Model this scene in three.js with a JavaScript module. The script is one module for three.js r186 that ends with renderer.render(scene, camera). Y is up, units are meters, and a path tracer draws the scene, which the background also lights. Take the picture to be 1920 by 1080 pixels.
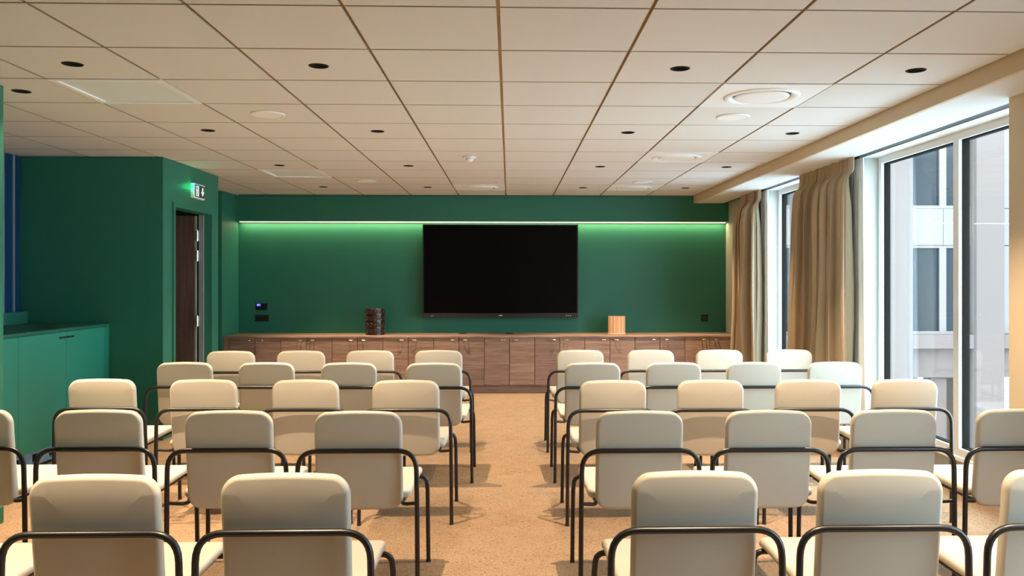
import * as THREE from 'three';
import { mergeGeometries } from 'three/addons/utils/BufferGeometryUtils.js';
import { RoundedBoxGeometry } from 'three/addons/geometries/RoundedBoxGeometry.js';
import { RectAreaLightUniformsLib } from 'three/addons/lights/RectAreaLightUniformsLib.js';
RectAreaLightUniformsLib.init();

// ---------------------------------------------------------------- camera, sky, exposure
const scene = new THREE.Scene();
const F = 1528, PX = 999, PY = 521, YAW = Math.atan(44 / F), EYE = 1.41;
const camera = new THREE.PerspectiveCamera(2 * Math.atan(540 / F) * 180 / Math.PI, 1920 / 1080, 0.05, 200);
camera.position.set(0, EYE, 0);
camera.rotation.y = -YAW;
camera.setViewOffset(1920, 1080, 960 - PX, 540 - PY, 1920, 1080);
scene.add(camera);
scene.background = new THREE.Color().setRGB(0.62, 0.9, 1.08);   // even overcast sky
scene.backgroundIntensity = 12;
const renderer = new THREE.WebGLRenderer({ antialias: true });
renderer.toneMapping = THREE.LinearToneMapping;
renderer.toneMappingExposure = 1.0;
renderer.shadowMap.enabled = true;
const WARM = new THREE.Color().setRGB(1.0, 0.74, 0.48);
const SPOT_CD = 28, COVE = 28;

// ---------------------------------------------------------------- helpers
let seed = 20240517;
function rnd() { seed = (seed * 1664525 + 1013904223) >>> 0; return seed / 4294967296; }
const taken = new Map();
function numbered(n) { const k = taken.get(n) ?? 0; taken.set(n, k + 1); return k ? `${n}_${String(k).padStart(3, '0')}` : n; }
function shade(o) { o.castShadow = true; o.receiveShadow = true; return o; }
function obj(name, geos, mat, parent) {
  const list = Array.isArray(geos) ? geos : [geos];
  let g = list[0];
  if (list.length > 1) {
    g = mergeGeometries(list.map((q) => {
      const r = q.index ? q.toNonIndexed() : q.clone();
      for (const k of Object.keys(r.attributes)) if (!['position', 'normal', 'uv'].includes(k)) r.deleteAttribute(k);
      return r;
    }), false);
  }
  const m = shade(new THREE.Mesh(g, mat));
  m.name = parent ? name : numbered(name);
  (parent ?? scene).add(m);
  return m;
}
function tag(o, label, category, group) { o.userData.label = label; o.userData.category = category; if (group) o.userData.group = group; return o; }
function thing(name, label, category, pos = [0, 0, 0], turn = 0, group) {
  const o = new THREE.Group(); o.name = numbered(name); o.position.set(...pos); o.rotation.y = turn; scene.add(o);
  return tag(o, label, category, group);
}
function struct(name, geos, mat, label, parent) {
  const m = obj(name, geos, mat, parent);
  if (!parent) { m.userData.kind = 'structure'; if (label) { m.userData.label = label; } }
  return m;
}
function structGroup(name, label) { const o = new THREE.Group(); o.name = name; o.userData.kind = 'structure'; o.userData.label = label; scene.add(o); return o; }
function metric(g, ou = 0, ov = 0) {
  const p = g.attributes.position, n = g.attributes.normal, uv = new Float32Array(p.count * 2);
  for (let i = 0; i < p.count; i++) {
    const ax = Math.abs(n.getX(i)), ay = Math.abs(n.getY(i)), az = Math.abs(n.getZ(i));
    let u, v;
    if (ax >= ay && ax >= az) { u = p.getZ(i); v = p.getY(i); } else if (ay >= az) { u = p.getX(i); v = p.getZ(i); } else { u = p.getX(i); v = p.getY(i); }
    uv[2 * i] = u + ou; uv[2 * i + 1] = v + ov;
  }
  g.setAttribute('uv', new THREE.BufferAttribute(uv, 2));
  return g;
}
// box between world X, height Y and forward distance Z (forward is -z)
function bx(x0, x1, y0, y1, Z0, Z1) {
  const g = new THREE.BoxGeometry(x1 - x0, y1 - y0, Z1 - Z0);
  g.translate((x0 + x1) / 2, (y0 + y1) / 2, -(Z0 + Z1) / 2);
  return metric(g);
}
function rbx(x0, x1, y0, y1, Z0, Z1, r = 0.004, seg = 2) {
  const g = new RoundedBoxGeometry(x1 - x0, y1 - y0, Z1 - Z0, seg, r);
  g.translate((x0 + x1) / 2, (y0 + y1) / 2, -(Z0 + Z1) / 2);
  return metric(g);
}
function fillet(pts, r, n = 7) {
  const P = pts.map((p) => new THREE.Vector3(...p)), out = [P[0]];
  for (let i = 1; i < P.length - 1; i++) {
    const a = P[i - 1].clone().sub(P[i]), b = P[i + 1].clone().sub(P[i]);
    const la = a.length(), lb = b.length(), d = Math.min(r, la * 0.49, lb * 0.49);
    const A = P[i].clone().addScaledVector(a.normalize(), d), B = P[i].clone().addScaledVector(b.normalize(), d);
    for (let k = 0; k <= n; k++) { const t = k / n; out.push(A.clone().multiplyScalar((1 - t) ** 2).addScaledVector(P[i], 2 * t * (1 - t)).addScaledVector(B, t * t)); }
  }
  out.push(P[P.length - 1]);
  return out;
}
function tube(pts, rad, r = 0, sides = 10) {
  const path = new THREE.CurvePath(), q = r ? fillet(pts, r) : pts.map((p) => new THREE.Vector3(...p));
  for (let i = 0; i < q.length - 1; i++) path.add(new THREE.LineCurve3(q[i], q[i + 1]));
  // sweep by hand so that the segments stay where the bends are
  const pos = [], nor = [], uv = [], idx = [];
  let n0 = null;
  for (let i = 0; i < q.length; i++) {
    const t = new THREE.Vector3();
    if (i) t.add(q[i].clone().sub(q[i - 1]).normalize());
    if (i < q.length - 1) t.add(q[i + 1].clone().sub(q[i]).normalize());
    t.normalize();
    if (!n0) { n0 = new THREE.Vector3(0.31, 0.27, 0.91).cross(t).normalize(); } else { n0.addScaledVector(t, -n0.dot(t)).normalize(); }
    const b = t.clone().cross(n0);
    for (let k = 0; k <= sides; k++) {
      const a = k / sides * Math.PI * 2, d = n0.clone().multiplyScalar(Math.cos(a)).addScaledVector(b, Math.sin(a));
      pos.push(q[i].x + d.x * rad, q[i].y + d.y * rad, q[i].z + d.z * rad); nor.push(d.x, d.y, d.z); uv.push(k / sides, i / q.length);
    }
  }
  const w = sides + 1;
  for (let i = 0; i < q.length - 1; i++) for (let k = 0; k < sides; k++) { const a = i * w + k; idx.push(a, a + 1, a + w, a + 1, a + w + 1, a + w); }
  for (const [i, s] of [[0, 1], [q.length - 1, -1]]) {
    const c = pos.length / 3; pos.push(q[i].x, q[i].y, q[i].z);
    const t = (i ? q[i].clone().sub(q[i - 1]) : q[0].clone().sub(q[1])).normalize(); nor.push(t.x, t.y, t.z); uv.push(0, 0);
    for (let k = 0; k < sides; k++) s > 0 ? idx.push(c, i * w + k + 1, i * w + k) : idx.push(c, i * w + k, i * w + k + 1);
  }
  const g = new THREE.BufferGeometry();
  g.setAttribute('position', new THREE.Float32BufferAttribute(pos, 3)); g.setAttribute('normal', new THREE.Float32BufferAttribute(nor, 3)); g.setAttribute('uv', new THREE.Float32BufferAttribute(uv, 2));
  g.setIndex(idx);
  return g;
}
// cushion with rounded outline and rounded edge; place(x, y, s) sets it in space
function pad(hw, hh, R, T, er, place) {
  const nc = 7, ne = 8, rings = [];
  const outline = (d) => {
    const w = Math.max(hw - d, 0.0006), h = Math.max(hh - d, 0.0006), r = Math.max(Math.min(R - d, w, h), 0.0004), out = [];
    const cs = [[w - r, h - r, 0], [-(w - r), h - r, 1], [-(w - r), -(h - r), 2], [w - r, -(h - r), 3]];
    for (let c = 0; c < 4; c++) {
      const [cx, cy, q] = cs[c];
      for (let k = 0; k <= nc; k++) { const a = (q + k / nc) * Math.PI / 2; out.push([cx + r * Math.cos(a), cy + r * Math.sin(a)]); }
      const [nx, ny, nq] = cs[(c + 1) % 4], a1 = (q + 1) * Math.PI / 2;
      const sx = cx + r * Math.cos(a1), sy = cy + r * Math.sin(a1), ex = nx + r * Math.cos(nq * Math.PI / 2), ey = ny + r * Math.sin(nq * Math.PI / 2);
      for (let k = 1; k < ne; k++) out.push([sx + (ex - sx) * k / ne, sy + (ey - sy) * k / ne]);
    }
    return out;
  };
  const m = Math.min(hw, hh) - 0.001, prof = [];
  for (let i = 0; i <= 5; i++) { const f = i / 5 * Math.PI / 2; prof.push([er * (1 - Math.cos(f)), T / 2 * Math.sin(f)]); }
  for (let i = 1; i <= 5; i++) { const k = i / 5; prof.push([er + (m - er) * k, T / 2]); }
  const pos = [], uv = [], idx = []; let N = 0;
  const add = (x, y, s) => { const p = place(x, y, s + Math.sign(s) * 0.002 * Math.max(0, 1 - (x / hw) ** 2) * Math.max(0, 1 - (y / hh) ** 2)); pos.push(p[0], p[1], p[2]); uv.push(x, y); };
  for (const side of [1, -1]) for (let i = 0; i < prof.length; i++) {
    if (side < 0 && i === 0) { rings.push(rings[0]); continue; }
    const o = outline(prof[i][0]); N = o.length; rings.push(pos.length / 3);
    for (const [x, y] of o) add(x, y, side * prof[i][1]);
  }
  const L = prof.length;
  for (const [s, base] of [[1, 0], [-1, L]]) {
    for (let i = 0; i < L - 1; i++) for (let k = 0; k < N; k++) {
      const a = rings[base + i] + k, b = rings[base + i] + (k + 1) % N, c = rings[base + i + 1] + k, d = rings[base + i + 1] + (k + 1) % N;
      s > 0 ? idx.push(a, b, c, b, d, c) : idx.push(a, c, b, b, c, d);
    }
    const ce = pos.length / 3; add(0, 0, s * prof[L - 1][1]);
    for (let k = 0; k < N; k++) { const a = rings[base + L - 1] + k, b = rings[base + L - 1] + (k + 1) % N; s > 0 ? idx.push(a, b, ce) : idx.push(a, ce, b); }
  }
  const g = new THREE.BufferGeometry();
  g.setAttribute('position', new THREE.Float32BufferAttribute(pos, 3)); g.setAttribute('uv', new THREE.Float32BufferAttribute(uv, 2)); g.setIndex(idx); g.computeVertexNormals();
  return g;
}
// value noise that repeats, for textures
function noise2(nx, ny, sd) {
  const v = new Float32Array(nx * ny); let s = sd >>> 0;
  for (let i = 0; i < v.length; i++) { s = (s * 1664525 + 1013904223) >>> 0; v[i] = s / 4294967296; }
  return (x, y) => {
    x = ((x % nx) + nx) % nx; y = ((y % ny) + ny) % ny;
    const i = Math.floor(x), j = Math.floor(y), a = x - i, b = y - j, i1 = (i + 1) % nx, j1 = (j + 1) % ny, fa = a * a * (3 - 2 * a), fb = b * b * (3 - 2 * b);
    return (v[j * nx + i] * (1 - fa) + v[j * nx + i1] * fa) * (1 - fb) + (v[j1 * nx + i] * (1 - fa) + v[j1 * nx + i1] * fa) * fb;
  };
}
function tex(n, fn, srgb, metres = 1) {
  const d = new Uint8Array(n * n * 4);
  for (let j = 0; j < n; j++) for (let i = 0; i < n; i++) { const c = fn(i / n, j / n); for (let k = 0; k < 3; k++) d[(j * n + i) * 4 + k] = Math.max(0, Math.min(255, c[k])); d[(j * n + i) * 4 + 3] = 255; }
  const t = new THREE.DataTexture(d, n, n); t.wrapS = t.wrapT = THREE.RepeatWrapping; t.magFilter = THREE.LinearFilter; t.minFilter = THREE.LinearMipmapLinearFilter; t.generateMipmaps = true;
  if (srgb) t.colorSpace = THREE.SRGBColorSpace;
  t.repeat.set(1 / metres, 1 / metres); t.needsUpdate = true;
  return t;
}

// ---------------------------------------------------------------- materials
const std = (o) => new THREE.MeshStandardMaterial(o);
const lin = (r, g, b) => new THREE.Color().setRGB(r, g, b);
const na = noise2(512, 512, 11), nb = noise2(64, 64, 5), nc2 = noise2(16, 16, 9), nw = noise2(8, 160, 21), nw2 = noise2(24, 420, 33), nw3 = noise2(3, 40, 77);
const carpetMap = tex(1024, (u, v) => {
  const row = Math.floor(v * 128), loop = na(u * 256 + row * 37.3, row * 3.1) - 0.5, fleck = na(u * 512, v * 512) - 0.5, big = nc2(u * 16, v * 16) - 0.5;
  const dark = na(u * 110 + row * 71.7, row * 7 + 0.5) > 0.8 ? -30 : 0, groove = (v * 128 % 1) < 0.22 ? -16 : 0;
  const k = loop * 26 + fleck * 30 + big * 10 + dark + groove;
  return [158 + k, 131 + k, 103 + k];
}, true, 1.2);
const carpetBump = tex(1024, (u, v) => {
  const row = Math.floor(v * 128), r = Math.sin((v * 128 % 1) * Math.PI), l = na(u * 256 + row * 37.3, row * 3.1); const k = 60 + 130 * r * l + 50 * na(u * 512, v * 512);
  return [k, k, k];
}, false, 1.2);
const woodFn = (u, v) => { const g = nw(u * 8, v * 160) * 0.5 + nw2(u * 24, v * 420) * 0.35 + nw3(u * 3, v * 40) * 0.5 - 0.65; return [140 + g * 60, 113 + g * 54, 98 + g * 50]; };
const woodMap = tex(1024, woodFn, true, 1.4), woodBump = tex(512, (u, v) => { const k = 128 + 120 * (nw2(u * 24, v * 420) - 0.5); return [k, k, k]; }, false, 1.4);
const darkWoodMap = tex(512, (u, v) => { const [r, g, b] = woodFn(v, u); return [r * 0.72, g * 0.7, b * 0.72]; }, true, 1.0);
const clothMap = tex(256, (u, v) => { const k = 6 * Math.sin(u * 256 * Math.PI) * Math.sin(v * 256 * Math.PI) + 22 * (na(u * 256, v * 128) - 0.5); return [178 + k, 160 + k, 134 + k]; }, true, 0.25);
const grainBump = tex(256, (u, v) => { const k = 128 + 90 * (nb(u * 64, v * 64) - 0.5) + 60 * (na(u * 256, v * 256) - 0.5); return [k, k, k]; }, false, 0.08);
const plasterBump = tex(256, (u, v) => { const k = 128 + 70 * (na(u * 256, v * 256) - 0.5) + 40 * (nb(u * 64, v * 64) - 0.5); return [k, k, k]; }, false, 0.4);
const perfMap = tex(256, (u, v) => { const a = (u * 24) % 1 - 0.5, b = (v * 24) % 1 - 0.5; const k = a * a + b * b < 0.075 ? 222 : 250; return [k - 18, k - 4, k + 3]; }, true, 0.2);
const M = {
  carpet: std({ map: carpetMap, bumpMap: carpetBump, bumpScale: 0.004, roughness: 0.95 }),
  tileEdge: std({ color: lin(0.4, 0.34, 0.25), roughness: 0.95 }),
  tile: std({ color: lin(0.7, 0.7, 0.69), roughness: 0.92, bumpMap: plasterBump, bumpScale: 0.0004 }),
  runner: std({ color: lin(0.75, 0.56, 0.3), roughness: 0.6 }),
  crossbar: std({ color: lin(0.28, 0.28, 0.27), roughness: 0.6 }),
  slab: std({ color: lin(0.25, 0.25, 0.25), roughness: 0.95 }),
  soffit: std({ color: lin(0.7, 0.7, 0.69), roughness: 0.7 }),
  paleWall: std({ color: lin(0.5, 0.48, 0.43), roughness: 0.7, bumpMap: plasterBump, bumpScale: 0.0004 }),
  cream: std({ color: lin(0.64, 0.53, 0.38), roughness: 0.75, bumpMap: plasterBump, bumpScale: 0.0004 }),
  green: std({ color: lin(0.019, 0.165, 0.107), roughness: 0.55, bumpMap: plasterBump, bumpScale: 0.0003 }),
  counterGreen: std({ color: lin(0.022, 0.26, 0.18), roughness: 0.45 }),
  counterTop: std({ color: lin(0.02, 0.13, 0.085), roughness: 0.4 }),
  frameWhite: std({ color: lin(0.8, 0.8, 0.78), roughness: 0.35 }),
  gasket: new THREE.MeshPhysicalMaterial({ color: lin(0.016, 0.014, 0.012), roughness: 0.95, specularIntensity: 0.1 }),
  glass: new THREE.MeshPhysicalMaterial({ color: 0xffffff, transmission: 1, thickness: 0, roughness: 0, ior: 1.45, specularIntensity: 0.5 }),
  black: std({ color: lin(0.012, 0.013, 0.015), roughness: 0.32, metalness: 0.0 }),
  blackMatte: std({ color: lin(0.01, 0.01, 0.01), roughness: 0.6 }),
  canBlack: std({ color: lin(0.006, 0.006, 0.006), roughness: 0.85 }),
  tubeBlack: new THREE.MeshPhysicalMaterial({ color: lin(0.009, 0.009, 0.011), roughness: 0.38, clearcoat: 0.2, clearcoatRoughness: 0.25 }),
  vinyl: new THREE.MeshPhysicalMaterial({ color: lin(0.6, 0.55, 0.455), roughness: 0.5, bumpMap: grainBump, bumpScale: 0.0003, sheen: 0.2, sheenRoughness: 0.5, sheenColor: lin(0.9, 0.85, 0.75) }),
  glide: std({ color: lin(0.03, 0.03, 0.03), roughness: 0.7 }),
  wood: std({ map: woodMap, bumpMap: woodBump, bumpScale: 0.0005, roughness: 0.5 }),
  darkWood: std({ map: darkWoodMap, roughness: 0.5 }),
  chrome: std({ color: lin(0.75, 0.72, 0.68), metalness: 1, roughness: 0.25 }),
  alu: std({ color: lin(0.7, 0.72, 0.74), metalness: 0.7, roughness: 0.35 }),
  screen: new THREE.MeshPhysicalMaterial({ color: lin(0.002, 0.002, 0.002), roughness: 0.35, specularIntensity: 0.15 }),
  white: std({ color: lin(0.9, 0.93, 0.96), roughness: 0.45 }),
  perf: std({ map: perfMap, roughness: 0.5 }),
  cloth: std({ map: clothMap, roughness: 0.95 }),
  lining: std({ color: lin(0.78, 0.8, 0.82), roughness: 0.9 }),
  lamp: std({ color: lin(0.9, 0.85, 0.75), emissive: WARM, emissiveIntensity: 0.7 }),
  strip: std({ color: lin(0.9, 0.9, 0.8), emissive: lin(1.0, 0.88, 0.5), emissiveIntensity: 3 }),
};

// ---------------------------------------------------------------- the room
const CEIL = 2.46, SOF = 2.366;
struct('floor', bx(-5.0, 3.1, -0.2, 0, -1.2, 10.75), M.carpet, 'tan looped carpet floor');
// ceiling: slab above, tiles hung below it, runners between them
const ceiling = structGroup('ceiling', 'pale suspended ceiling of square tiles with recessed joints');
obj('slab', bx(-5.0, 3.1, 2.62, 2.75, -1.2, 10.75), M.slab, ceiling);
const GX0 = -0.044, GZ0 = 3.165, TS = 0.6;
const colX = (k) => GX0 + TS * k, rowZ = (j) => GZ0 + TS * j;
const spotCols = [-4, -2, 1, 3], spotRows = [-2, 1, 4, 7, 10];
const special = new Map();      // tiles given over to other ceiling pieces
for (const j of spotRows) for (const k of spotCols) special.set(k + ',' + j, 'hole');
special.set('-5,2', 'hole');
const grilles = [[-4, 2], [-4, 8]], diffusers = [[2, 2], [2, 6], [2, 10], [-1, 10]], speakers = [[-3, 3], [2, 3], [-3, 9], [2, 9]];
for (const [k, j] of grilles) special.set(k + ',' + j, 'open');
for (const [k, j] of diffusers) special.set(k + ',' + j, 'open');
function tileGeo(w, d, hole) {
  const s = new THREE.Shape(); const a = w / 2 - 0.002, b = d / 2 - 0.002;
  s.moveTo(-a, -b); s.lineTo(a, -b); s.lineTo(a, b); s.lineTo(-a, b); s.closePath();
  if (hole) { const h = new THREE.Path(); h.absarc(0, 0, 0.05, 0, Math.PI * 2, true); s.holes.push(h); }
  const g = new THREE.ExtrudeGeometry(s, { depth: 0.014, bevelEnabled: true, bevelThickness: 0.002, bevelSize: 0.002, bevelSegments: 1, curveSegments: 24 });
  g.rotateX(Math.PI / 2); g.translate(0, 0.016, 0);       // lower face at y = 0
  return g;
}
const gapX = 0.012, gapZ = 0.012;
const tilePlain = tileGeo(TS - gapX, TS - gapZ, false), tileHole = tileGeo(TS - gapX, TS - gapZ, true);
for (let k = -8; k <= 3; k++) for (let j = -7; j <= 11; j++) {
  const sp = special.get(k + ',' + j); if (sp === 'open') continue;
  if ((k < -5 && j < 2) || (k < -7 && j < 6)) continue;
  const t = obj('ceiling_tile', sp === 'hole' ? tileHole : tilePlain, [M.tile, M.tileEdge], ceiling);
  t.position.set(colX(k) + TS / 2, CEIL, -(rowZ(j) + TS / 2));
}
for (let k = -8; k <= 3; k++) obj('runner', bx(colX(k) - 0.012, colX(k) + 0.012, CEIL + 0.0165, CEIL + 0.04, -1.0, 10.37), M.runner, ceiling);
for (let j = -6; j <= 11; j++) obj('cross_bar', bx(-4.8, 2.35, CEIL + 0.0172, CEIL + 0.035, rowZ(j) - 0.01, rowZ(j) + 0.01), M.crossbar, ceiling);

// back wall with a boxed header that hides a light strip
struct('wall_back', bx(-3.45, 2.82, 0, 2.62, 10.5, 10.7), M.green, 'dark green end wall behind the screen');
struct('trim_1', bx(-3.45, 2.82, 2.132, 2.455, 10.375, 10.4985), M.green, 'green boxed header above the screen');
// left side
struct('wall_left_far', bx(-4.8, -3.452, 0, 2.455, 9.89, 10.7), M.green, 'green stub wall at the left end of the sideboard');
struct('wall_left_passage_closers', [bx(-4.95, -4.802, 0, 2.62, 7.0, 10.7), bx(-4.802, -4.3, 0, 2.455, 7.0, 7.15), bx(-4.802, -3.45, 2.48, 2.62, 10.6, 10.7), bx(-4.802, -4.25, 2.48, 2.62, 7.0, 7.1), bx(-4.3, -4.25, 2.455, 2.62, 4.4, 7.15), bx(-4.3, -3.1, 2.48, 2.62, 4.4, 4.44)], M.green, 'green wall closing the passage, with added unseen light closers above the ceiling');  // the high boxes are unseen, added to keep sky light out above the tiles
struct('wall_door', [bx(-3.12, -3.0, 0, 2.455, 7.15, 7.39), bx(-3.12, -3.0, 0, 2.455, 8.28, 8.49), bx(-3.12, -3.0, 2.045, 2.455, 7.3901, 8.2799)], M.green, 'green wall with the washroom door opening');
struct('wall_niche', bx(-4.3, -3.1205, 0, 2.455, 7.15, 7.27), M.green, 'deep green wall beside the door, facing the chairs');
struct('wall_lobby', bx(-4.8, -3.1205, 0, 2.455, 8.37, 8.49), M.green, 'green wall behind the open door leaf');
const dtrim = 0.045;
struct('trim_2', [bx(-2.999, -2.988, 0, 2.045 + dtrim, 7.39 - dtrim, 7.3895), bx(-2.999, -2.988, 0, 2.045 + dtrim, 8.2805, 8.28 + dtrim), bx(-2.999, -2.988, 2.0455, 2.045 + dtrim, 7.3895, 8.2805)], M.green, 'green door casing');
struct('wall_left', [bx(-4.3, -4.15, 0, 1.12, 4.53, 7.149), bx(-4.3, -4.15, 1.12, 2.455, 4.53, 5.0)], M.green, 'green wall behind the counter');
struct('wall_left_return', bx(-4.3, -3.05, 0, 2.455, 4.4, 4.52), M.green);
struct('wall_left_near', [bx(-3.05, -2.755, 0.45, 2.455, -1.0, 4.52), bx(-3.2, -3.05, 0, 2.62, -1.0, 4.399)], M.green, 'green wall section beside the first rows');
struct('trim_3', rbx(-3.05, -2.915, 0, 0.096, -1.0, 4.79, 0.006), M.green, 'low green plinth at the foot of the left wall');
// behind the camera
struct('wall_rear', bx(-3.2, 3.1, 0, 2.62, -1.2, -1.0), M.green);
// window side: beam, soffit, curtain slot, sill, piers
struct('trim_4', bx(2.356, 2.38, SOF, 2.62, -1.0, 10.374), M.cream, 'cream beam face along the windows');
struct('trim_7', bx(2.38, 2.735, SOF, 2.62, -1.0, 10.374), M.soffit, 'white soffit along the windows');
struct('trim_5', [bx(2.81, 3.1, SOF, 2.62, -1.0, 10.374), bx(2.735, 2.81, SOF + 0.06, 2.62, -1.0, 10.374)], M.soffit);
struct('trim_6', rbx(2.925, 3.02, 0.215, 0.244, -1.0, 8.83, 0.004), M.white, 'white window sill');
struct('wall_right', [bx(2.965, 3.012, 0, 0.215, -1.0, 8.83), bx(2.81, 3.012, 0.2445, SOF, 6.41, 7.05), bx(2.81, 2.9245, 0, 0.2445, 6.41, 7.05), bx(2.81, 3.012, 0.2445, SOF, 2.3, 3.6495), bx(2.81, 3.012, 0.2445, SOF, -1.0, 1.2)], M.paleWall, 'cream window wall');
struct('wall_right_far', bx(2.81, 3.012, 0, SOF, 8.83, 10.7), M.paleWall, 'cream wall between the far window and the end wall');
struct('wall_right_pillar', [bx(2.65, 3.012, 0.2445, SOF, 3.65, 4.25), bx(2.65, 2.9245, 0, 0.2445, 3.65, 4.25)], M.cream, 'cream pillar beside the windows');
const slotTrack = thing('curtain_track', 'dark slot rail in the soffit above the windows', 'curtain rail');
obj('rail', [bx(2.7355, 2.8095, SOF + 0.006, SOF + 0.058, -0.98, 10.36)], std({ color: lin(0.03, 0.05, 0.06), roughness: 0.5 }), slotTrack);

let winN = 0;
function makeWindow(Z0, Z1, mull, label) {
  const w = structGroup('window_' + (++winN), label), y0 = 0.2445, y1 = SOF - 0.0005, f = 0.05, fx0 = 2.94, fx1 = 3.01;
  obj('frame', [bx(fx0, fx1, y0, y0 + f, Z0, Z1), bx(fx0, fx1, y1 - f, y1, Z0, Z1), bx(fx0, fx1, y0 + f, y1 - f, Z0, Z0 + f), bx(fx0, fx1, y0 + f, y1 - f, Z1 - f, Z1)], M.frameWhite, w);
  const edges = [Z0 + f]; for (const m of mull) { obj('mullion', bx(fx0, fx1, y0 + f, y1 - f, m, m + 0.067), M.frameWhite, w); edges.push(m, m + 0.067); } edges.push(Z1 - f);
  for (let i = 0; i < edges.length; i += 2) {
    const a = edges[i], b = edges[i + 1], g = 0.006, X0 = 2.962, X1 = 3.009;
    obj('gasket', [bx(X0, X1, y0 + f, y0 + f + g, a, b), bx(X0, X1, y1 - f - g, y1 - f, a, b), bx(X0, X1, y0 + f + g, y1 - f - g, a, a + g), bx(X0, X1, y0 + f + g, y1 - f - g, b - g, b)], M.gasket, w);
    obj('pane', bx(2.99, 2.996, y0 + f + g, y1 - f - g, a + g, b - g), M.glass, w);
  }
  return w;
}
makeWindow(4.2505, 6.4095, [5.25], 'tall window with a slim mullion beside the pillar');
makeWindow(7.0505, 8.8295, [], 'tall window between the two curtains');
makeWindow(1.2005, 2.2995, [], 'tall window on the near side of the pillar');

// ---------------------------------------------------------------- glazed blue panels over the counter
const bluePane = new THREE.MeshPhysicalMaterial({ color: lin(0.005, 0.045, 0.14), roughness: 0.3 });
const lw = structGroup('window_4', 'dark blue glazed strip with pale upright bars above the counter');
const lz = [5.0, 5.35, 5.7, 6.05, 6.4, 6.73, 6.907, 7.05, 7.149];
for (let i = 0; i < lz.length - 1; i++) {
  obj('pane', bx(-4.26, -4.215, 1.12, 2.455, lz[i] + 0.006, lz[i + 1] - 0.006), bluePane, lw);
  if (i) obj('upright', bx(-4.2145, -4.205, 1.12, 2.455, lz[i] - 0.009, lz[i] + 0.009), M.alu, lw);
}

// ---------------------------------------------------------------- open door
const door = structGroup('door_1', 'dark brown wooden door leaf standing open in the green doorway'); door.position.set(-3.14, 0, -8.245);
{
  const leaf = new RoundedBoxGeometry(0.85, 2.02, 0.04, 2, 0.003); leaf.translate(-0.425, 1.02, 0); metric(leaf);
  obj('leaf', leaf, M.darkWood, door);
  obj('edge_strip', bx(0.0005, 0.012, 0.01, 2.03, -0.02, 0.02), M.alu, door);
  for (const h of [1.83, 1.63, 0.98, 0.25]) {
    const hg = obj('hinge', [bx(0.0125, 0.05, h - 0.05, h + 0.05, -0.026, -0.021)], M.alu, door);
    const kn = new THREE.CylinderGeometry(0.009, 0.009, 0.11, 12); kn.translate(0.03, h, 0.034);
    obj('knuckle', kn, M.chrome, hg);
  }
  obj('closer', rbx(-0.52, -0.36, 1.93, 1.985, -0.075, -0.0205, 0.006), M.blackMatte, door);
}
struct('trim_8', bx(-3.107, -3.063, 0, 2.04, 8.25, 8.274), M.alu, 'pale metal strip upright beside the open door hinges');

// ---------------------------------------------------------------- light strip in the header
const cove = thing('light_strip', 'glowing warm white light strip under the green header', 'light strip', [-0.315, 2.118, -10.445]);
obj('channel', [bx(-3.11, 3.11, 0.006, 0.0135, -0.03, 0.03)], M.alu, cove);
obj('diffuser', bx(-3.1, 3.1, -0.001, 0.0055, -0.02, 0.02), M.strip, cove);
{
  const l = new THREE.RectAreaLight(lin(1.0, 0.84, 0.42), COVE, 6.2, 0.04);
  l.position.set(0, -0.004, 0); l.rotation.x = -Math.PI / 2; cove.add(l);
}

// ---------------------------------------------------------------- recessed downlights
const can = (() => {
  const prof = [[0.041, 0.0], [0.041, 0.095], [0.046, 0.095], [0.046, 0.0035]].map(([a, b]) => new THREE.Vector2(a, b));
  return new THREE.LatheGeometry(prof, 28);
})();
const ring = new THREE.LatheGeometry([[0.041, 0.002], [0.042, -0.0025], [0.048, -0.0025], [0.0495, -0.0002], [0.0495, 0.001], [0.041, 0.003]].map(([a, b]) => new THREE.Vector2(a, b)), 28);
const lampGeo = new THREE.LatheGeometry([[0, 0.03], [0.02, 0.032], [0.034, 0.04], [0.036, 0.05], [0, 0.05]].map(([a, b]) => new THREE.Vector2(a, b)), 24);
function downlight(x, Z, label) {
  const t = thing('downlight', label, 'downlight', [x, CEIL, -Z], 0, 'recessed ceiling downlights');
  obj('housing', can, M.canBlack, t); obj('trim_ring', ring, M.canBlack, t); obj('lamp', lampGeo, M.lamp, t);
  const s = new THREE.SpotLight(WARM, SPOT_CD, 0, 37 * Math.PI / 180, 1, 2);
  s.position.set(0, 0.022, 0); s.target.position.set(0, -2, 0); s.castShadow = true; s.shadow.radius = 0.6; s.shadow.mapSize.set(1024, 1024);
  t.add(s); t.add(s.target);
}
const colName = ['nearest the green door wall', 'between aisle and green wall', 'between aisle and windows', 'nearest the windows'];
const ordinal = ['first', 'second', 'third', 'fourth', 'fifth', 'sixth', 'seventh'];
[...spotRows].reverse().forEach((j, r) => spotCols.forEach((k, c) => downlight(colX(k) + TS / 2, rowZ(j) + TS / 2, `black recessed downlight, ${ordinal[r]} row from screen wall, column ${colName[c]}`)));
downlight(colX(-5) + TS / 2, rowZ(2) + TS / 2, 'black recessed downlight at the edge of the counter niche');

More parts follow.
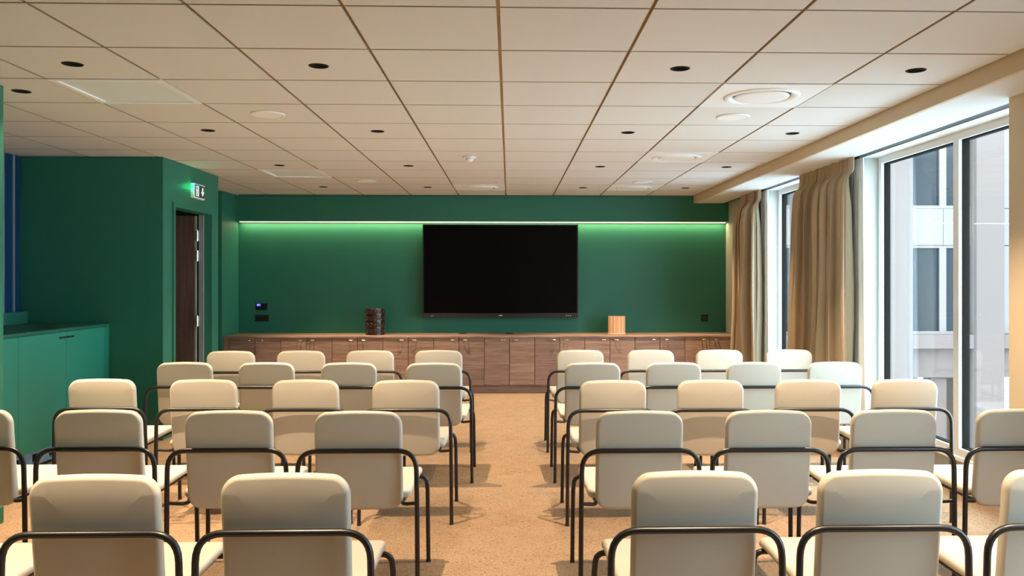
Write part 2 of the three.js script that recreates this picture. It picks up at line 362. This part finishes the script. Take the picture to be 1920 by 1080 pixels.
// ---------------------------------------------------------------- other ceiling pieces
const grilleWhere = ['above the green counter', 'in front of the door wall'];
grilles.forEach(([k, j], i) => {
  const t = thing('air_grille', `white perforated square air panel in the ceiling ${grilleWhere[i]}`, 'air grille', [colX(k) + TS / 2, CEIL, -(rowZ(j) + TS / 2)], 0, 'perforated ceiling air panels');
  const a = 0.296, f = 0.035;
  obj('frame', [bx(-a, a, -0.004, 0.012, -a, -a + f), bx(-a, a, -0.004, 0.012, a - f, a), bx(-a, -a + f, -0.004, 0.012, -a + f, a - f), bx(a - f, a, -0.004, 0.012, -a + f, a - f)], M.white, t);
  obj('perforated_plate', bx(-a + f, a - f, 0.004, 0.01, -a + f, a - f), M.perf, t);
});
const diffWhere = ['nearest the pillar, beside a round speaker', 'midway along the window side', 'above the sideboard on the window side', 'above the screen by the middle runner'];
const discG = new THREE.LatheGeometry([[0, -0.016], [0.13, -0.016], [0.15, -0.012], [0.155, -0.006], [0.15, -0.002], [0, -0.002]].map(([a, b]) => new THREE.Vector2(a, b)), 48);
const collarG = new THREE.LatheGeometry([[0.165, 0.01], [0.17, -0.004], [0.185, -0.012], [0.205, -0.013], [0.215, -0.006], [0.215, 0.0], [0.19, 0.012]].map(([a, b]) => new THREE.Vector2(a, b)), 48);
diffusers.forEach(([k, j], i) => {
  const t = thing('ceiling_diffuser', `white square ceiling diffuser with round disc, ${diffWhere[i]}`, 'air diffuser', [colX(k) + TS / 2, CEIL, -(rowZ(j) + TS / 2)], 0, 'round disc ceiling diffusers');
  const s = new THREE.Shape(); const a = 0.2955; s.moveTo(-a, -a); s.lineTo(a, -a); s.lineTo(a, a); s.lineTo(-a, a); s.closePath();
  const h = new THREE.Path(); h.absarc(0, 0, 0.175, 0, Math.PI * 2, true); s.holes.push(h);
  const g = new THREE.ExtrudeGeometry(s, { depth: 0.012, bevelEnabled: false, curveSegments: 40 }); g.rotateX(Math.PI / 2); g.translate(0, 0.009, 0);
  obj('plate', g, M.white, t); obj('collar', collarG, M.white, t);
  const th = new THREE.LatheGeometry([[0.18, 0.012], [0.178, 0.07], [0.0, 0.07]].map(([p, q]) => new THREE.Vector2(p, q)), 32);
  obj('throat', th, M.white, t);
  const d = obj('disc', discG, M.white, t);
  const stem = new THREE.CylinderGeometry(0.012, 0.012, 0.07, 10); stem.translate(0, 0.034, 0); obj('stem', stem, M.alu, d);
});
const spkWhere = ['above the rows by the counter', 'beside the diffuser nearest the pillar', 'in front of the green doorway', 'close to the sideboard on the window side'];
const spkG = new THREE.LatheGeometry([[0, -0.008], [0.07, -0.0075], [0.094, -0.006], [0.097, -0.009], [0.103, -0.009], [0.108, -0.003], [0.108, -0.0005], [0, -0.0005]].map(([a, b]) => new THREE.Vector2(a, b)), 48);
speakers.forEach(([k, j], i) => {
  const m = obj('ceiling_speaker', spkG, M.white); m.position.set(colX(k) + TS / 2, CEIL, -(rowZ(j) + TS / 2));
  tag(m, `round white flush ceiling speaker ${spkWhere[i]}`, 'speaker', 'round ceiling speakers');
});
{
  const t = thing('smoke_detector', 'small white domed smoke detector in the ceiling left of the middle runner', 'smoke detector', [colX(-1) + TS / 2, CEIL, -(rowZ(6) + TS / 2)]);
  obj('base', new THREE.LatheGeometry([[0, -0.014], [0.05, -0.014], [0.056, -0.008], [0.056, -0.0003], [0, -0.0003]].map(([a, b]) => new THREE.Vector2(a, b)), 28), M.white, t);
  obj('chamber', new THREE.LatheGeometry([[0, -0.046], [0.018, -0.045], [0.03, -0.036], [0.036, -0.0145], [0, -0.0145]].map(([a, b]) => new THREE.Vector2(a, b)), 28), M.white, t);
  const s = thing('sprinkler', 'tiny white sprinkler head in the ceiling near the screen wall', 'sprinkler', [-0.14, CEIL, -8.72]);
  obj('rosette', new THREE.LatheGeometry([[0, -0.005], [0.03, -0.004], [0.035, -0.0003], [0, -0.0003]].map(([a, b]) => new THREE.Vector2(a, b)), 24), M.white, s);
  obj('head', new THREE.LatheGeometry([[0, -0.03], [0.012, -0.03], [0.012, -0.027], [0.004, -0.026], [0.005, -0.0055], [0, -0.0055]].map(([a, b]) => new THREE.Vector2(a, b)), 16), M.chrome, s);
}

// ---------------------------------------------------------------- sideboard along the end wall
const SBF = 9.93, SBX1 = 2.765, DW = 0.307, N_UNIT = 10, SB_TOP = 0.705;
const sbX0 = SBX1 - N_UNIT * 2 * DW;
const worktop = obj('sideboard_worktop', rbx(-3.448, 2.80, SB_TOP - 0.022, SB_TOP, SBF - 0.012, 10.498, 0.003), M.wood);
tag(worktop, 'long brown wood worktop running over the whole sideboard under the screen', 'worktop');
{
  const t = thing('filler_panel', 'narrow wood filler panel at the green wall end of the sideboard', 'panel', [0, 0, 0]);
  obj('panel', bx(-3.447, sbX0 - 0.002, 0.1, SB_TOP - 0.023, SBF + 0.001, SBF + 0.02), M.wood, t);
  const p = obj('sideboard_plinth', bx(-3.447, 2.80, 0, 0.099, SBF + 0.03, SBF + 0.048), M.wood);
  tag(p, 'brown wood recessed plinth strip below the sideboard doors', 'plinth');
}
const woodVariants = [0, 1, 2, 3].map((i) => { const m = M.wood.clone(); m.color = lin(1, 1, 1).multiplyScalar(0.9 + 0.06 * i); return m; });
for (let u = 0; u < N_UNIT; u++) {
  const x0 = sbX0 + u * 2 * DW, x1 = x0 + 2 * DW, xm = (x0 + x1) / 2;
  const t = thing('sideboard_cabinet', `two-door wood sideboard cabinet, ${['first', 'second', 'third', 'fourth', 'fifth', 'sixth', 'seventh', 'eighth', 'ninth', 'tenth'][u]} from the green doorway end`, 'cabinet', [xm, 0, -SBF], 0, 'sideboard cabinets under the screen');
  obj('body', bx(-DW + 0.001, DW - 0.001, 0.1, SB_TOP - 0.023, 0.02, 0.55), M.darkWood, t);
  for (const s of [-1, 1]) {
    const g = new RoundedBoxGeometry(DW - 0.006, SB_TOP - 0.023 - 0.104, 0.018, 2, 0.0015); metric(g, u * 0.37 + s * 1.13, u * 0.61 + s * 0.29 + 5);
    const d = obj('door', g, woodVariants[(u * 2 + (s > 0 ? 1 : 0) * 3 + u % 3) % 4], t);
    d.position.set(s * DW / 2, (SB_TOP - 0.023 + 0.104) / 2, -0.009 + 0.0);
    const hx = s * (0.077) - s * DW / 2, hy = 0.655 - d.position.y;
    const hd = obj('handle', tube([[hx - 0.023, hy, 0.0075], [hx - 0.023, hy, 0.044], [hx + 0.023, hy, 0.044], [hx + 0.023, hy, 0.0075]], 0.006, 0.012, 8), M.chrome, d);
    hd.userData.label = 'small chrome bow handle';
  }
}
// small dark cable ports let into the worktop
for (const [x, w] of [[-0.585, 'left of the screen centre'], [0.0, 'right below the screen centre']]) {
  const c = thing('cable_port', `flat black cable port on the worktop, ${w === 'left of the screen centre' ? 'toward the dark drum vase' : 'under the screen middle'}`, 'cable port', [x, SB_TOP, -10.3]);
  obj('plate', rbx(-0.05, 0.05, 0.0003, 0.006, -0.03, 0.03, 0.002), M.blackMatte, c); obj('lid', rbx(-0.035, 0.035, 0.0062, 0.01, -0.018, 0.018, 0.0015), M.black, c);
}

// ---------------------------------------------------------------- screen
{
  const x0 = -1.099, x1 = 0.877, y0 = 0.905, y1 = 2.09, xc = (x0 + x1) / 2, w = x1 - x0;
  const t = thing('television', 'large black flat screen television on the green end wall', 'television', [xc, y0, -10.38]);
  obj('cabinet', rbx(-w / 2, w / 2, 0, y1 - y0, 0.012, 0.06, 0.006), M.blackMatte, t);
  const bz = 0.014;
  obj('bezel', [bx(-w / 2, w / 2, y1 - y0 - bz, y1 - y0, 0, 0.0115), bx(-w / 2, -w / 2 + bz, 0.055, y1 - y0 - bz, 0, 0.0115), bx(w / 2 - bz, w / 2, 0.055, y1 - y0 - bz, 0, 0.0115)], M.black, t);
  obj('screen_panel', bx(-w / 2 + bz, w / 2 - bz, 0.055, y1 - y0 - bz, 0.004, 0.0115), M.screen, t);
  const bar = obj('control_bar', rbx(-w / 2, w / 2, 0, 0.0545, -0.006, 0.0115, 0.004), std({ color: lin(0.016, 0.017, 0.02), roughness: 0.4 }), t);
  obj('emblem', rbx(-0.022, 0.022, 0.02, 0.032, -0.0075, -0.0062, 0.0005, 1), M.alu, bar);
  for (const q of [-0.88, -0.86, 0.84, 0.865, 0.89]) obj('button', rbx(q - 0.006, q + 0.006, 0.018, 0.026, -0.0085, -0.0062, 0.001, 1), M.alu, bar);
  obj('bracket', bx(-0.3, -0.22, 0.3, 0.9, 0.0605, 0.1195), M.blackMatte, t); obj('bracket', bx(0.22, 0.3, 0.3, 0.9, 0.0605, 0.1195), M.blackMatte, t);
}

// ---------------------------------------------------------------- wall fittings on the end wall
{
  const t = thing('control_panel', 'small black wall control panel with a blue lit display', 'control panel', [-3.16, 1.0, -10.4995]);
  obj('plate', rbx(-0.075, 0.075, 0, 0.09, -0.012, 0, 0.003).translate(0, 0, 0), M.black, t);
  obj('display', bx(-0.06, -0.01, 0.05, 0.08, -0.0135, -0.0122), std({ color: lin(0.02, 0.03, 0.3), emissive: lin(0.1, 0.12, 0.9), emissiveIntensity: 1.2 }), t);
  obj('display_digit', bx(-0.05, -0.022, 0.061, 0.071, -0.0145, -0.0136), std({ color: lin(0.5, 0.5, 0.9), emissive: lin(0.6, 0.65, 1), emissiveIntensity: 1.0 }), t);
  obj('top_edge', bx(-0.005, 0.07, 0.086, 0.0885, -0.0135, -0.0122), M.alu, t);
  for (const o of t.children) o.position.z = 0;
  const s = thing('switch_plate', 'black triple switch plate below the control panel', 'switch', [-3.155, 0.855, -10.4995]);
  obj('plate', rbx(-0.085, 0.085, 0, 0.083, -0.01, 0, 0.003), M.blackMatte, s);
  for (const q of [-0.053, 0, 0.053]) obj('rocker', rbx(q - 0.022, q + 0.022, 0.018, 0.066, -0.014, -0.0102, 0.002), M.black, s);
  const o = thing('wall_socket', 'square black wall socket near the cream wall', 'socket', [2.53, 0.845, -10.4995]);
  obj('plate', rbx(-0.045, 0.045, 0, 0.09, -0.01, 0, 0.003), M.blackMatte, o);
  const well = new THREE.TorusGeometry(0.024, 0.004, 8, 24); well.translate(0, 0.045, 0.011); obj('socket_well', well, M.black, o);
}

// ---------------------------------------------------------------- vessels on the sideboard
{
  const R = 0.118, H = 0.325, t = thing('drum_vase', 'dark brown glazed drum vase with rows of raised rings', 'vase', [-1.665, SB_TOP, -10.18]);
  const glaze = new THREE.MeshPhysicalMaterial({ color: lin(0.02, 0.007, 0.004), roughness: 0.3, clearcoat: 0.4, clearcoatRoughness: 0.15 });
  const pr = [[0, 0.0], [R - 0.004, 0.0], [R, 0.004]];
  for (let i = 0; i < 4; i++) { const b = i * H / 4; pr.push([R, b + 0.008], [R - 0.002, b + 0.014], [R - 0.002, b + H / 4 - 0.008], [R, b + H / 4 - 0.003]); }
  pr.push([R - 0.004, H], [R - 0.014, H], [R - 0.018, H - 0.01], [R - 0.018, 0.03], [0, 0.03]);
  obj('body', new THREE.LatheGeometry(pr.map(([a, b]) => new THREE.Vector2(a, b)), 48), glaze, t);
  const tor = new THREE.TorusGeometry(0.021, 0.0055, 8, 18), knob = new THREE.SphereGeometry(0.008, 10, 8);
  for (let i = 0; i < 4; i++) for (let k = 0; k < 12; k++) {
    const a = (k + 0.45) / 12 * Math.PI * 2, y = (i + 0.5) * H / 4;
    const m = obj('raised_ring', tor, glaze, t); m.position.set(Math.sin(a) * (R - 0.001), y, Math.cos(a) * (R - 0.001)); m.rotation.y = a;
    const kb = obj('ring_knob', knob, glaze, m); kb.position.z = 0.001;
  }
  for (let k = 0; k < 6; k++) { const a = k / 6 * Math.PI * 2 - 0.1; const g = bx(-0.003, 0.003, 0.004, H - 0.004, -0.003, 0.003); const m = obj('upright_rib', g, glaze, t); m.position.set(Math.sin(a) * R, 0, Math.cos(a) * R); m.rotation.y = a; }
  const p = thing('slatted_pot', 'pale wood pot of upright slats on the sideboard', 'pot', [1.345, SB_TOP, -10.18]);
  const r2 = 0.105, h2 = 0.225;
  const tones = [[0.66, 0.36, 0.16], [0.74, 0.46, 0.26], [0.6, 0.33, 0.15], [0.72, 0.5, 0.34]].map((c) => std({ color: lin(...c), roughness: 0.55 }));
  obj('base_ring', new THREE.LatheGeometry([[0, 0.0003], [r2 + 0.004, 0.0003], [r2 + 0.006, 0.006], [r2 + 0.005, 0.018], [0, 0.018]].map(([a, b]) => new THREE.Vector2(a, b)), 36), tones[1], p);
  obj('liner', new THREE.LatheGeometry([[0, 0.0185], [r2 - 0.014, 0.0185], [r2 - 0.012, h2 - 0.01], [r2 - 0.018, h2 - 0.01], [r2 - 0.018, 0.03], [0, 0.03]].map(([a, b]) => new THREE.Vector2(a, b)), 36), tones[2], p);
  const slat = new RoundedBoxGeometry(0.0195, h2 - 0.019, 0.011, 2, 0.003); metric(slat);
  for (let k = 0; k < 32; k++) { const a = k / 32 * Math.PI * 2; const m = obj('slat', slat, tones[(k * 7 + (k >> 2)) % 4], p); m.position.set(Math.sin(a) * (r2 - 0.004), 0.0187 + (h2 - 0.019) / 2, Math.cos(a) * (r2 - 0.004)); m.rotation.y = a; }
}

// ---------------------------------------------------------------- green counter in the niche
{
  const X = -3.46, top = 1.02;
  const wt = obj('counter_worktop', rbx(-4.149, X + 0.01, top - 0.022, top, 4.53, 7.148, 0.004), M.counterTop);
  tag(wt, 'thin green worktop over the counter in the niche', 'worktop');
  const units = [[4.61, 5.85, 'partly behind the near wall section'], [5.85, 7.09, 'against the deep green wall']];
  for (const [a, b, w] of units) {
    const t = thing('counter_cabinet', `green two-door counter cabinet ${w}`, 'cabinet', [X, 0, -(a + b) / 2], 0, 'green counter cabinets');
    const h = (b - a) / 2;
    obj('body', bx(-0.68, -0.02, 0.14, top - 0.023, -h + 0.001, h - 0.001), M.counterGreen, t);
    for (const s of [-1, 1]) {
      const g = new RoundedBoxGeometry(0.018, top - 0.03 - 0.142, h - 0.004, 2, 0.0015); metric(g);
      const d = obj('door', g, M.counterGreen, t); d.position.set(-0.009, (top - 0.03 + 0.142) / 2, s * h / 2);
      const pull = obj('pull', [rbx(0.0093, 0.02, 0.375, 0.389, s * (h / 2 - 0.055) - 0.045, s * (h / 2 - 0.055) + 0.045, 0.002)], M.blackMatte, d);
      pull.userData.label = 'small black edge pull';
    }
  }
  const k = obj('counter_end_panel', bx(-4.14, X, 0.0, top - 0.023, 7.0905, 7.148), M.counterGreen); tag(k, 'slim green panel closing the counter at the deep green wall', 'panel');
  const v = thing('vent_plinth', 'metal vent strip at the foot of the green counter, blue reflection painted in', 'vent', [X - 0.03, 0, 0]);
  const blue = std({ color: lin(0.25, 0.5, 0.8), roughness: 0.3, metalness: 0.3 });  // bare metal; the blue window reflection is painted into the base colour
  obj('back', bx(-0.05, -0.03, 0, 0.135, 4.61, 7.088), M.blackMatte, v);
  obj('rail', [bx(-0.0295, 0, 0.115, 0.1355, 4.61, 7.088)], blue, v); obj('rail', [bx(-0.0295, 0, 0.03, 0.05, 4.61, 7.088)], blue, v);
  for (let z = 4.62; z < 6.95; z += 0.22) obj('vent_blade', bx(-0.025, -0.002, 0.0505, 0.1145, z, z + 0.13), blue, v);
}

// ---------------------------------------------------------------- exit sign over the door
{
  const t = thing('exit_sign', 'small lit escape sign with white pictograms above the door', 'sign', [-2.999, 2.165, -7.895]);
  obj('housing', rbx(0, 0.035, 0, 0.14, -0.135, 0.135, 0.004), M.white, t);
  obj('face', bx(0.0352, 0.0375, 0.012, 0.128, -0.122, 0.122), std({ color: lin(0.03, 0.06, 0.065), roughness: 0.4 }), t);
  const lit = std({ color: lin(0.8, 0.9, 0.88), emissive: lin(0.6, 0.8, 0.78), emissiveIntensity: 0.7 });
  const flat = (pts, holes) => { const s = new THREE.Shape(pts.map(([a, b]) => new THREE.Vector2(a, b))); for (const h of holes ?? []) s.holes.push(new THREE.Path(h.map(([a, b]) => new THREE.Vector2(a, b)))); const g = new THREE.ExtrudeGeometry(s, { depth: 0.0015, bevelEnabled: false }); g.rotateY(Math.PI / 2); g.translate(0.0376, 0, 0); return g; };
  // shape x runs to -z (away from the camera) after the turn
  obj('door_pictogram', flat([[-0.1, 0.022], [-0.03, 0.022], [-0.03, 0.118], [-0.1, 0.118]], [[[-0.09, 0.03], [-0.09, 0.11], [-0.04, 0.11], [-0.04, 0.03]]]), lit, t);
  const head = new THREE.CircleGeometry(0.009, 16); head.rotateY(Math.PI / 2); head.translate(0.0392, 0.098, 0.062);
  obj('figure_pictogram', [head, flat([[-0.072, 0.088], [-0.055, 0.086], [-0.046, 0.07], [-0.05, 0.067], [-0.058, 0.076], [-0.059, 0.062], [-0.048, 0.045], [-0.05, 0.03], [-0.057, 0.031], [-0.056, 0.044], [-0.066, 0.055], [-0.07, 0.04], [-0.083, 0.036], [-0.084, 0.043], [-0.076, 0.047], [-0.07, 0.074], [-0.08, 0.066], [-0.084, 0.071]])], lit, t);
  obj('arrow_pictogram', flat([[0.052, 0.112], [0.078, 0.112], [0.078, 0.072], [0.102, 0.072], [0.065, 0.028], [0.028, 0.072], [0.052, 0.072]]), lit, t);
  const gl = obj('indicator', new THREE.SphereGeometry(0.011, 14, 10).translate(0.022, 0.105, 0.143), std({ color: lin(0.05, 0.8, 0.3), emissive: lin(0.02, 1, 0.3), emissiveIntensity: 2.5 }), t);
  gl.userData.label = 'green glowing indicator lens';
  const pl = new THREE.PointLight(lin(0.02, 1, 0.3), 0.035, 0, 2); pl.position.set(0.022, 0.105, 0.143); pl.castShadow = true; pl.shadow.radius = 0.5; t.add(pl);
}

// ---------------------------------------------------------------- curtains
function curtain(Ztop0, Ztop1, Zb0, Zb1, folds, label, sd) {
  const t = thing('curtain', label, 'curtain', [2.755, 0, -(Ztop0 + Ztop1) / 2], 0, 'beige pleated curtains');
  const Zc = (Ztop0 + Ztop1) / 2, nu = folds * 30, nv = 48, H0 = 0.012, H1 = 2.37;
  seed = sd; const ph = [], am = []; for (let i = 0; i <= folds + 2; i++) { ph.push((rnd() - 0.5) * 0.9); am.push(0.65 + rnd() * 0.7); }
  const sheet = (amp0, off, y0, y1, bulge) => {
    const pos = [], uv = [], idx = [];
    for (let j = 0; j <= nv; j++) for (let i = 0; i <= nu; i++) {
      const v = j / nv, uu = i / nu, u = uu + 0.028 * Math.sin(uu * 6.283 * 1.5 + sd) * Math.sin(uu * 3.1416), h = y0 + (y1 - y0) * v, T = (h - H0) / (H1 - H0), f = u * folds, q = Math.floor(f), fr = f - q;
      const za = Zb0 + (Ztop0 - Zb0) * T ** 0.8, zb = Zb1 + (Ztop1 - Zb1) * T ** 0.8;
      const ease = fr * fr * (3 - 2 * fr), A = am[q] * (1 - ease) + am[q + 1] * ease, P = ph[q] * (1 - ease) + ph[q + 1] * ease;
      const drop = Math.min(1, (1 - T) * 6), a = amp0 * A * (0.42 + 0.58 * drop) * (1 - 0.12 * Math.sin(T * 9 + q));
      const s = Math.sin(f * Math.PI * 2 + P * (1 - T) * 1.6);
      const wave = 0.8 * s + 0.34 * Math.sin(f * Math.PI * 4.6 + P * 5 + 1.1);
      const g0 = Math.min(1, Math.max(0, (T - 0.915) / 0.045)), gather = g0 * g0 * (3 - 2 * g0);
      pos.push((-a * wave) * (1 - 0.6 * gather) + off + (bulge < 0 ? 0 : 0.045 * gather) + 0.012 * gather * Math.sin(uu * folds * 4 * Math.PI * 2 + Math.sin(uu * 40) * 0.8), h, -(za + (zb - za) * u + a * 0.45 * Math.sin(f * Math.PI * 4 + 0.6) - Zc));
      uv.push(u * (Zb1 - Zb0) * 2.2, h);
    }
    const w = nu + 1;
    for (let j = 0; j < nv; j++) for (let i = 0; i < nu; i++) { const a = j * w + i; idx.push(a, a + 1, a + w, a + 1, a + w + 1, a + w); }
    const g = new THREE.BufferGeometry(); g.setAttribute('position', new THREE.Float32BufferAttribute(pos, 3)); g.setAttribute('uv', new THREE.Float32BufferAttribute(uv, 2)); g.setIndex(idx); g.computeVertexNormals();
    return g;
  };
  const cm = M.cloth.clone(); cm.side = THREE.DoubleSide; const lm = M.lining.clone(); lm.side = THREE.DoubleSide;
  obj('cloth', sheet(0.082, -0.085, H0, 2.24, 0), cm, t);
  const hd = obj('pleat_header', sheet(0.082, -0.085, 2.24, H1, 1), cm, t); hd.userData.label = 'gathered pleat heading';
  obj('lining', sheet(0.012, 0.03, H0 + 0.02, 2.36, -1), lm, t);
}
curtain(6.34, 7.55, 6.28, 7.85, 7, 'wide beige pleated curtain gathered between the two visible windows', 991);
curtain(8.72, 9.5, 8.66, 9.75, 5, 'narrow beige pleated curtain beside the cream end wall', 463);

// ---------------------------------------------------------------- chairs
const chairGeo = (() => {
  const T = 0.036, hb = 0.215, cy = 0.6;      // backrest from 0.385 to 0.815
  const back = pad(0.1925, hb, 0.056, T, 0.016, (x, y, s) => {
    const v = (y + hb) / (2 * hb), crown = y > 0 ? 0.011 * (1 - (x / 0.1925) ** 2) * (y / hb) : -0.005 * (1 - (x / 0.1925) ** 2) * (-y / hb);
    const zc = -0.014 - 0.05 * (1 - v) - 0.011 * Math.max(0, (v - 0.8) / 0.2) ** 2 - 0.004 * (x / 0.1925) ** 2;
    return [x, cy + y + crown - 0.0, zc + s];
  });
  const seat = pad(0.232, 0.222, 0.034, 0.036, 0.015, (x, y, s) => {     // y runs to the front
    const f = (y + 0.222) / 0.444, wn = 1 - 0.04 * (1 - f);
    return [x * wn, 0.444 + 0.016 * f - 0.012 * (1 - (x / 0.232) ** 2) * (1 - Math.abs(y) / 0.222) - (f > 0.88 ? (f - 0.88) * 0.1 : 0) + s, -0.07 - (y + 0.222)];
  });
  const r = 0.0108;
  const rail = tube([[-0.26, 0.43, 0.004], [-0.256, 0.655, 0.006], [0.256, 0.655, 0.006], [0.26, 0.43, 0.004]], r, 0.085, 12);
  const rear = (s) => tube([[s * 0.26, 0.432, 0.004], [s * 0.263, 0.008, 0.0]], r, 0, 12);
  const frontRail = tube([[-0.257, 0.36, -0.478], [-0.251, 0.428, -0.47], [0.251, 0.428, -0.47], [0.257, 0.36, -0.478]], r, 0.06, 12);
  const front = (s) => tube([[s * 0.257, 0.362, -0.478], [s * 0.261, 0.008, -0.485]], r, 0, 12);
  const strut = (s) => tube([[s * 0.256, 0.425, 0.004], [s * 0.19, 0.412, -0.03], [s * 0.19, 0.416, -0.468]], 0.008, 0.03, 8);
  const glide = new THREE.CylinderGeometry(0.0118, 0.0125, 0.012, 14); glide.translate(0, 0.006, 0);
  const mount = new RoundedBoxGeometry(0.05, 0.03, 0.012, 2, 0.003);
  return { back, seat, rail, frontRail, rear: [rear(-1), rear(1)], front: [front(-1), front(1)], strut: [strut(-1), strut(1)], glide, mount };
})();
function makeChair() {
  const t = new THREE.Group(); t.userData.category = 'chair';
  const g = chairGeo;
  obj('backrest', g.back, M.vinyl, t); obj('seat', g.seat, M.vinyl, t);
  obj('back_rail', g.rail, M.tubeBlack, t); obj('front_rail', g.frontRail, M.tubeBlack, t);
  for (const i of [0, 1]) {
    const s = i ? 1 : -1;
    const a = obj('leg', g.rear[i], M.tubeBlack, t), ga = obj('glide', g.glide, M.glide, a); ga.position.set(s * 0.263, 0, 0);
    const b = obj('leg', g.front[i], M.tubeBlack, t), gb = obj('glide', g.glide, M.glide, b); gb.position.set(s * 0.261, 0, -0.485);
    obj('seat_rail', g.strut[i], M.tubeBlack, t);
  }
  return t;
}
const chair0 = makeChair(); let firstChair = true;
function placeChair(u, Z, label) {
  const a = (u - PX) / F, c = Math.cos(YAW), s = Math.sin(YAW), t = Z / (c - a * s), X = t * (a * c + s);
  const o = firstChair ? chair0 : chair0.clone(); firstChair = false;
  o.name = numbered('stacking_chair'); o.position.set(X, 0, -Z); o.rotation.y = (rnd() - 0.5) * 0.008; scene.add(o);
  o.userData = { label, category: 'chair', group: 'beige stacking chairs in rows' };
}
seed = 777;
const rowsN = [   // row nearest the screen first; each block listed from the aisle outwards: [picture column, distance]
  { l: [[822, 6.6], [693, 6.59], [563, 6.58], [431, 6.57]], r: [[1088, 6.575], [1221, 6.575], [1350, 6.575], [1481, 6.575]] },
  { l: [[813, 5.61], [653, 5.64], [498, 5.67], [344, 5.7]], r: [[1112, 5.595], [1264, 5.595], [1415, 5.59], [1568, 5.59]] },
  { l: [[760, 4.67], [571, 4.7], [379, 4.73], [188, 4.77]], r: [[1150, 4.625], [1334, 4.625], [1518, 4.625], [1700, 4.625]] },
  { l: [[670, 3.58], [426, 3.61], [180, 3.65], [-65, 3.68]], r: [[1201, 3.55], [1444, 3.55], [1680, 3.55], [1917, 3.55]] },
  { l: [[532, 2.44], [171, 2.44], [-190, 2.45]], r: [[1306, 2.432], [1657, 2.432], [2005, 2.432]] },
];
rowsN.forEach((row, i) => {
  row.l.forEach(([u, Z], k) => placeChair(u, Z, `beige chair in ${ordinal[i]} row from the screen, green wall block, ${ordinal[k]} from aisle`));
  row.r.forEach(([u, Z], k) => placeChair(u, Z, `beige chair in ${ordinal[i]} row from the screen, window block, ${ordinal[k]} from aisle`));
});

// ---------------------------------------------------------------- outside
{
  const stone = std({ color: lin(0.105, 0.07, 0.058), roughness: 0.85, bumpMap: plasterBump, bumpScale: 0.001 }), panel = std({ color: lin(0.138, 0.1, 0.086), roughness: 0.5 });
  const dark = new THREE.MeshPhysicalMaterial({ color: lin(0.016, 0.018, 0.021), roughness: 0.2, specularIntensity: 0.25 });
  const g = struct('ground_outside', bx(3.2, 40, -3.8, -3.6, -30, 40), std({ color: lin(0.5, 0.5, 0.5), roughness: 0.95 }), 'grey street below the windows');
  const t = thing('facade', 'pale office facade with stone piers, white panels and dark glazing across the court', 'building', [0, 0, -16]);
  const H = 7.2;
  obj('wall', bx(2.0, 19.5, -0.6, H, 0.6, 0.9), stone, t);
  const cols = [[3.9, 4.4], [5.6, 6.3], [7.51, 7.98], [9.25, 9.82], [11.1, 11.6], [12.9, 13.4], [14.7, 15.2], [16.5, 17.0], [18.3, 18.8]];
  for (const [a, b] of cols) obj('pier', rbx(a, b, -3.6, H, -0.12, 0.45, 0.02), stone, t);
  for (let i = 0; i < cols.length - 1; i++) {
    const a = cols[i][1] + 0.001, b = cols[i + 1][0] - 0.001, m = a + (b - a) * 0.56, closed = i === 3;
    for (const [y0, y1] of [[0.28, 2.06], [2.8, 4.6], [5.3, 7.0]]) {
      if (closed) { obj('white_panel', rbx(a, b, y0 + 0.005, y1 - 0.005, 0.1, 0.16, 0.004), panel, t); continue; }
      const f = obj('window_frame', [bx(a, b, y0, y0 + 0.06, 0.1, 0.2), bx(a, b, y1 - 0.05, y1, 0.1, 0.2), bx(m - 0.07, m + 0.07, y0 + 0.06, y1 - 0.05, 0.1, 0.2)], panel, t);
      obj('pane', bx(a, m - 0.0705, y0 + 0.06, y1 - 0.05, 0.15, 0.17), dark, f); obj('pane', bx(m + 0.0705, b, y0 + 0.06, y1 - 0.05, 0.15, 0.17), dark, f);
    }
    for (const [y0, y1] of [[2.065, 2.795], [4.605, 5.295]]) { const mm = m; obj('spandrel_panel', rbx(a, mm - 0.003, y0, y1, 0.08, 0.14, 0.004), panel, t); obj('spandrel_panel', rbx(mm + 0.003, b, y0, y1, 0.08, 0.14, 0.004), panel, t); }
    obj('ledge', rbx(a, b, 0.0, 0.279, -0.05, 0.3, 0.01), stone, t);
    obj('beam', bx(a, b, -0.6, -0.02, 0.2, 0.55), stone, t);
    // street level: round-edged post and goods behind
    obj('street_post', rbx(m - 0.16, m + 0.2, -3.6, -0.61, 0.3, 0.6, 0.03), stone, t);
    obj('shop_back', bx(a, b, -3.6, -0.61, 2.2, 2.3), stone, t);
  }
  const cc = [[0.5, 0.07, 0.06], [0.6, 0.5, 0.12], [0.1, 0.25, 0.12], [0.55, 0.2, 0.1], [0.75, 0.72, 0.68]];
  const names = ['red', 'yellow', 'green', 'orange', 'white'];
  let n = 0;
  for (const [x0] of [[8.95], [10.35]]) for (let i = 0; i < 5; i++) {
    const m = obj('shop_crate', rbx(x0, x0 + 0.32, -3.6 + i * 0.42, -3.6 + i * 0.42 + 0.41, 17.2, 17.5, 0.02), std({ color: lin(...cc[(i * 2 + n) % 5]), roughness: 0.7 }));
    tag(m, `${names[(i * 2 + n) % 5]} crate stacked in the shop opening, ${n ? 'behind the white panelled bay' : 'beside the round-edged street post'}`, 'crate', 'crates across the court');
    if (i === 4) n++;
  }
}
renderer.render(scene, camera);
